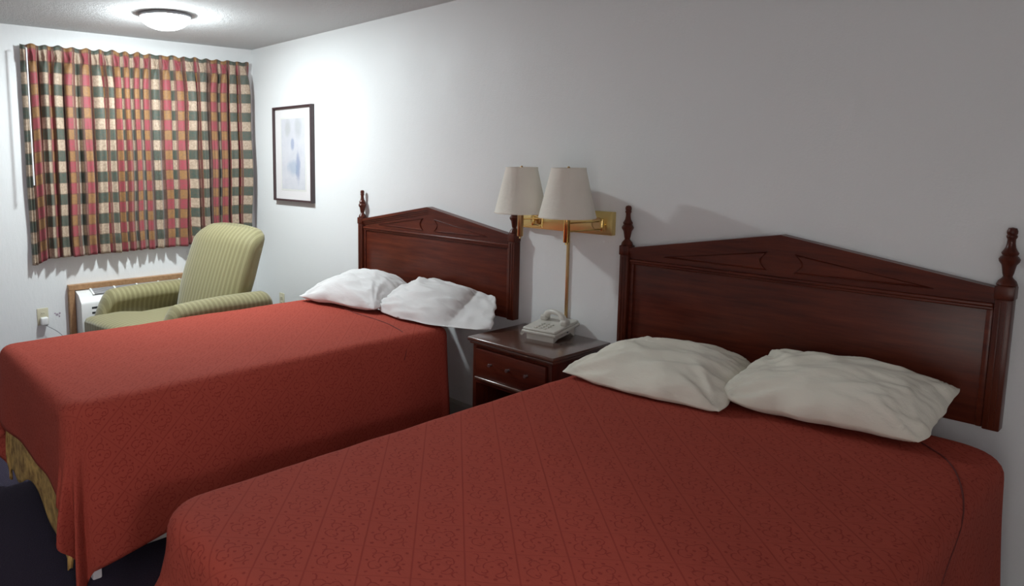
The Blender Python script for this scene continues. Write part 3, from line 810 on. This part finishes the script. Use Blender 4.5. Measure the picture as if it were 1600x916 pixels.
# ------------------------------------------------------------------ pillows
def pillow(label, FL, FR, BL, BR, T, seed, m, bulge=0.0, flap=0.0, fb=0.0, group=None, pinch=1.0, floor=None, wr=1.0):
    """corners of the mid-surface (front-left, front-right, back-left, back-right)"""
    FL, FR, BL, BR = map(Vector, (FL, FR, BL, BR))
    cen = (FL+FR+BL+BR)/4
    nrm = ((FR+BR-FL-BL).cross(BL+BR-FL-FR)).normalized()
    if nrm.z < 0: nrm = -nrm
    NU, NV = 84, 60
    def mid(u, v):
        p = FL*(1-u)*(1-v)+FR*u*(1-v)+BL*(1-u)*v+BR*u*v
        # sides pull in between the corners
        e = (p-cen)
        a = 4*u*(1-u); b = 4*v*(1-v)
        x_, y_ = 2*u-1, 2*v-1; c_ = 0.030*pinch
        p = p-(FR-FL)*0.5*c_*x_*y_**6-(BL-FL)*0.5*c_*1.3*y_*x_**6
        p = p-(FR-FL).normalized()*0.012*b*x_**3*noise.noise(Vector((v*5, seed, 1)))*2-(BL-FL).normalized()*0.014*a*y_**3*noise.noise(Vector((u*5, seed, 4)))*2
        p = p-(BL-FL).normalized()*fb*a*(1-v)
        p = p+Vector((0, 0, bulge*a*b+0.012*noise.noise(Vector((u*2.2, v*2.2, seed)))))
        return p
    def thick(u, v):
        uu = u if not flap else min(1, u/(1-flap))
        a = max(0, 1-abs(2*uu-1)**3.0); b = max(0, 1-abs(2*v-1)**2.7)
        t = (a**0.55)*(b**0.55)*T/2
        if flap and u > 1-flap: t = 0.0
        return max(t, 0.004 if 0 < u < 1 and 0 < v < 1 else 0.0015)
    def wrinkle(u, v, s):
        x, y = u*2-1, v*2-1
        w_ = 0.0
        # long folds fanning in from the corners
        for cx, cy in ((-1, -1), (1, -1), (-1, 1), (1, 1)):
            dx, dy = x-cx, (y-cy)*0.75; r = math.hypot(dx, dy); a = math.atan2(dy, dx)
            w_ += math.exp(-r*1.1)*0.026*noise.noise(Vector((a*5.0, r*0.5, seed+cx*3+cy*7)))
        n = noise.noise(Vector((x*1.1+y*0.6, y*3.2-x*1.2, seed+11)))
        w_ += 0.011*(0.5-abs(n)*2.0)
        n2 = noise.noise(Vector((x*2.5-y*2, y*6+x*1.6, seed+23)))
        w_ += 0.004*(0.5-abs(n2)*2)
        return w_*s*wr
    bm = nb()
    def side(s):
        def f(u, v):
            th = thick(u, v); p = mid(u, v)
            k = min(1, th/0.02)
            h = th+wrinkle(u, v, 1)*k*(1 if s > 0 else 0.3)
            q = p+nrm*h*s*(1 if s > 0 else 0.8)
            if flap and u > 1-flap:
                q = q+Vector((0, 0, 0.010*noise.noise(Vector((u*14, v*5, seed)))+s*0.0015))
            if floor is not None and q.z < floor: q.z = floor+0.001*(1+s)
            return q
        return f
    A = grid(bm, NU, NV, side(1)); B = grid(bm, NU, NV, side(-1))
    bmesh.ops.remove_doubles(bm, verts=bm.verts, dist=0.0008)
    # close the rim where the two sheets do not meet
    be = [e for e in bm.edges if e.is_boundary]
    if be:
        try: bmesh.ops.bridge_loops(bm, edges=be)
        except Exception: pass
    bmesh.ops.recalc_face_normals(bm, faces=bm.faces)
    ctr = Vector((cen.x, cen.y, min(v.co.z for v in bm.verts)))
    for v in bm.verts: v.co -= ctr
    o = link('pillow', bm, m, None, 'all'); o.location = ctr
    return tag(o, label, 'pillow', group)
FLR = BT+0.006
GA, GB = 'white pillows on the far bed', 'cream pillows on the foreground bed'
pillow('plump white pillow at the far side of the far bed, leaning on its headboard', (1.62, -0.62, 0.735), (2.23, -0.50, 0.742), (1.63, -0.13, 0.80), (2.15, -0.10, 0.80), 0.17, 1.3, M['linen'], bulge=0.035, floor=FLR, group=GA)
pillow('rumpled white pillow with loose case end overhanging the near corner of the far bed', (2.12, -0.40, 0.745), (2.93, -0.30, 0.722), (2.19, -0.08, 0.855), (2.78, -0.09, 0.845), 0.15, 6.1, M['linen'], bulge=0.02, flap=0.24, fb=0.13, floor=FLR, wr=0.95, group=GA)
pillow('cream pillow nearest the nightstand on the foreground bed', (3.59, -0.64, 0.735), (4.20, -0.575, 0.730), (3.62, -0.13, 0.78), (4.13, -0.12, 0.785), 0.16, 3.7, M['cream_linen'], bulge=0.02, floor=FLR, group=GB)
pillow('cream pillow nearest the camera, at the outer side of the foreground bed', (4.15, -0.50, 0.755), (4.715, -0.42, 0.748), (4.14, -0.09, 0.825), (4.74, -0.10, 0.85), 0.17, 9.2, M['cream_linen'], bulge=0.02, floor=FLR, wr=0.85, group=GB)

# ------------------------------------------------------------------ nightstand
def nightstand():
    x0, x1, yf, zt = 2.897, 3.414, -0.443, 0.711
    t = tag(empty('nightstand', ((x0+x1)/2, yf/2, 0)), 'dark mahogany nightstand with one drawer between the two beds', 'nightstand')
    ox, oy = t.location.x, t.location.y
    X0, X1, YF, YB = x0-ox, x1-ox, yf-oy, -0.002-oy
    i = 0.022
    bm = nb()
    box(bm, X0, X1, YF, YB, zt-0.020, zt, 0.006, 3); box(bm, X0+0.008, X1-0.008, YF+0.008, YB, zt-0.034, zt-0.019, 0.005, 2)
    link('top', bm, M['dark_top'], t, True)
    z1 = zt-0.033
    bm = nb()
    box(bm, X0+i, X0+i+0.022, YF+i, YB-0.004, 0.03, z1, 0.002); box(bm, X1-i-0.022, X1-i, YF+i, YB-0.004, 0.03, z1, 0.002)
    box(bm, X0+i+0.02, X1-i-0.02, YB-0.016, YB-0.006, 0.05, z1, 0.001)
    box(bm, X0+i+0.02, X1-i-0.02, YF+i, YB-0.01, z1-0.016, z1, 0.001)
    box(bm, X0+i-0.006, X1-i+0.006, YF+i-0.006, YB-0.004, 0.0, 0.085, 0.004)
    box(bm, X0+i+0.02, X1-i-0.02, YF+i, YB-0.01, 0.085, 0.10, 0.001)
    link('body', bm, M['mahogany_v'], t, True)
    # shelf below the drawer with pale worn front edge
    bm = nb(); box(bm, X0+i+0.02, X1-i-0.02, YF+i+0.001, YB-0.01, z1-0.195, z1-0.16, 0.002)
    link('shelf_rail', bm, M['mahogany'], t, True)
    bm = nb(); box(bm, X0+i+0.026, X1-i-0.026, YF+i-0.012, YF+i+0.10, z1-0.158, z1-0.018, 0.005, 2)
    d = link('drawer', bm, M['mahogany'], t, True)
    bm = nb(); box(bm, X0+i+0.030, X1-i-0.030, YF+i-0.026, YF+i-0.006, z1-0.172, z1-0.155, 0.006, 3)
    link('drawer_lip', bm, M['dark_top'], d, True)
    for fx in (0.27, 0.5, 0.73):
        bm = nb(); cx = lerp(X0+i, X1-i, fx); y = YF+i-0.012
        # small turned knob facing out
        prof = [(0.0, 0.0), (0.006, 0.0), (0.004, 0.006), (0.005, 0.010), (0.0085, 0.014), (0.007, 0.020), (0.0, 0.022)]
        n = 16; rings = [[bm.verts.new((cx+r*cos(2*PI*k/n), y-dz, z1-0.082+r*sin(2*PI*k/n))) for k in range(n)] for r, dz in prof[1:-1]]
        for a, b in zip(rings, rings[1:]):
            for k in range(n): bm.faces.new((a[k], a[(k+1) % n], b[(k+1) % n], b[k]))
        bm.faces.new(rings[-1]); bmesh.ops.recalc_face_normals(bm, faces=bm.faces)
        link('knob', bm, M['nickel'], d, True)
nightstand()

# ------------------------------------------------------------------ telephone
def telephone():
    t = tag(empty('telephone', (3.165, -0.135, 0.711), math.radians(8)), 'ivory desk telephone on the nightstand beneath the wall lamp', 'telephone')
    # raised wedge stand
    bm = nb(); 
    prism(bm, [(-0.105, 0.0), (-0.095, 0.0), (-0.06, 0.012), (0.06, 0.020), (0.092, 0.0), (0.102, 0.0), (0.102, 0.048), (-0.105, 0.030)], -0.072, 0.072, 'x')
    link('stand', bm, M['phone'], t)
    # body slab, sloping up to the back
    bm = nb()
    mx = Matrix.Translation((0, 0, 0.052)) @ Matrix.Rotation(math.radians(5), 4, 'X')
    box(bm, -0.092, 0.092, -0.125, 0.12, -0.012, 0.004, 0.006, 3, mx)
    box(bm, -0.088, 0.088, -0.120, 0.116, 0.003, 0.016, 0.007, 3, mx)
    b = link('body', bm, M['phone'], t, True)
    bm = nb()
    for r in range(4):
        for c in range(3):
            box(bm, -0.035+c*0.024, -0.019+c*0.024, -0.105+r*0.023, -0.091+r*0.023, 0.014, 0.020, 0.002, 2, mx)
    q = link('keypad', bm, M['phone'], t, True)
    # handset arching above the body
    bm = nb()
    pts = []; rad = []
    for k in range(17):
        s = k/16; z = 0.030+0.036*(1-abs(2*s-1)**3.0)
        pts.append(mx @ Vector((lerp(-0.055, 0.068, s), lerp(0.045, 0.01, s), z))); rad.append(0.013 if 0.14 < s < .86 else 0.0165)
    tube(bm, pts, rad, 14)
    for xx, yy in ((-0.058, 0.046), (0.070, 0.008)):
        box(bm, xx-0.018, xx+0.018, yy-0.024, yy+0.024, 0.014, 0.042, 0.009, 3, mx)
    link('handset', bm, M['phone'], t, True)
    bm = nb()
    for yy in (-0.02, 0.03): lathe(bm, [(0.0, 0), (0.006, 0), (0.006, 0.002), (0, 0.002)], 0, 0, 10)
    bm.free()
    for yy in (-0.025, 0.03):
        bm = nb(); box(bm, 0.070, 0.0735, yy-0.006, yy+0.006, 0.026, 0.034, 0.001); link('jack', bm, M['slot'], t)
    # coiled cord end
    bm = nb(); pts = []
    for k in range(140):
        a = k*0.55; s = k/139
        pts.append((-0.095-0.010+0.006*cos(a), -0.105+0.13*s, 0.012+0.006*sin(a)+0.02*sin(s*PI)))
    tube(bm, pts, 0.0018, 6); link('coiled_cord', bm, M['phone'], t, True)
telephone()

# ------------------------------------------------------------------ twin swing-arm wall lamp
def wall_lamp():
    t = tag(empty('wall_lamp', (3.15, 0, 1.275)), 'polished brass wall lamp with two swing arms and cream shades above the nightstand', 'wall lamp')
    L = lambda x, y, z: (x-3.15, y, z-1.275)
    bm = nb(); a = L(2.890, 0, 1.222); b = L(3.412, 0, 1.332)
    box(bm, a[0], b[0], -0.030, 0, a[2], b[2], 0.003)
    box(bm, a[0]+0.008, b[0]-0.008, -0.032, -0.028, a[2]+0.008, b[2]-0.008, 0.0015)
    bp = link('back_plate', bm, M['brass_plate'], t, True)
    def disc(bm, cx, cz, r0, r1, y0, y1, n=36):
        rings = [[bm.verts.new((cx+r*cos(2*PI*k/n), y, cz+r*sin(2*PI*k/n))) for k in range(n)] for r, y in ((r0, y0), (r1, y1), (r1*.80, y1), (r1*.76, y1+0.002))]
        for A, B in zip(rings, rings[1:]):
            for k in range(n): bm.faces.new((A[k], A[(k+1) % n], B[(k+1) % n], B[k]))
        bm.faces.new(rings[-1]); bmesh.ops.recalc_face_normals(bm, faces=bm.faces)
    for cx in (3.335, 2.975):
        bm = nb(); c = L(cx, 0, 1.270); disc(bm, c[0], c[2], 0.034, 0.032, -0.030, -0.038); link('boss', bm, M['brass2'], t, True)
    piv = {0: L(2.975, -0.055, 1.270), 1: L(3.375, -0.055, 1.272)}
    ends = {0: (3.012, -0.200), 1: (3.318, -0.245)}
    for i in (0, 1):
        px, py, pz = piv[i]
        bm = nb(); lathe(bm, [(0.0, pz-0.030), (0.007, pz-0.030), (0.009, pz-0.024), (0.009, pz+0.024), (0.007, pz+0.030), (0.0, pz+0.030)], px, py, 16)
        tube(bm, [(px, -0.03, pz), (px, py, pz)], 0.006, 10)
        link('pivot', bm, M['brass'], t, True)
        ex, ey = ends[i]; e = L(ex, ey, 1.27)
        # elbow
        mxp = (lerp(px, e[0], 0.5)+(0.10 if i == 0 else -0.03), lerp(py, ey, 0.55)-0.0)
        bm = nb()
        for dz in (-0.020, 0.018):
            tube(bm, [(px, py, pz+dz), (mxp[0], mxp[1], pz+dz), (e[0], e[1]+0.0, pz+dz-0.003)] if i == 0 else [(px, py, pz+dz), (e[0], e[1], pz+dz-0.004)], 0.0042, 10)
        if i == 0: tube(bm, [(mxp[0], mxp[1], pz-0.026), (mxp[0], mxp[1], pz+0.028)], 0.005, 10)
        link('swing_arm', bm, M['brass'], t, True)
        # socket stem
        z0, z1 = (1.198-1.275), (1.345-1.275)
        bm = nb(); lathe(bm, [(0.0, z0), (0.0125, z0), (0.0150, z0+0.004), (0.0150, z1), (0.008, z1+0.006), (0.0, z1+0.006)], e[0], e[1], 24)
        lathe(bm, [(0.0055, z0-0.010), (0.0055, z0+0.001), (0.0, z0+0.001)], e[0], e[1], 12)
        link('stem', bm, M['brass'] if i else M['brass2'], t, True)
        # shade, open top and bottom, with spider
        zb, zt = (1.312-1.275), (1.537-1.275); rb, rtp = (0.127, 0.076)
        bm = nb(); lathe(bm, [(rb-0.0025, zb+0.0005), (rb, zb), (rb+0.0008, zb+0.006), (rb-0.001, zb+0.009), (rtp+0.0015, zt-0.008), (rtp+0.002, zt-0.006), (rtp+0.001, zt), (rtp-0.0015, zt), (rb-0.0025, zb+0.0005)], e[0], e[1], 64, close=False)
        sh = link('lamp_shade', bm, M['shade'], t, True)
        bm = nb()
        for k in range(3):
            a_ = k*2*PI/3+0.5; tube(bm, [(e[0], e[1], zt-0.012), (e[0]+(rtp-0.001)*cos(a_), e[1]+(rtp-0.001)*sin(a_), zt-0.004)], 0.0015, 6)
        tube(bm, [(e[0], e[1], z1), (e[0], e[1], zt-0.008)], 0.003, 8)
        lathe(bm, [(0.0, zt-0.012), (0.007, zt-0.012), (0.008, zt-0.002), (0.004, zt+0.006), (0.0, zt+0.007)], e[0], e[1], 12)
        link('shade_holder', bm, M['brass2'], sh, True)
wall_lamp()
bm = nb(); box(bm, -0.007, 0.007, -0.010, 0, 0.0, 0.505, 0.002)
o = link('cord_cover', bm, M['brass2'], None, True); o.location = (3.155, 0, 0.715)
tag(o, 'narrow brass cord cover running down the wall from lamp to nightstand', 'cord cover')
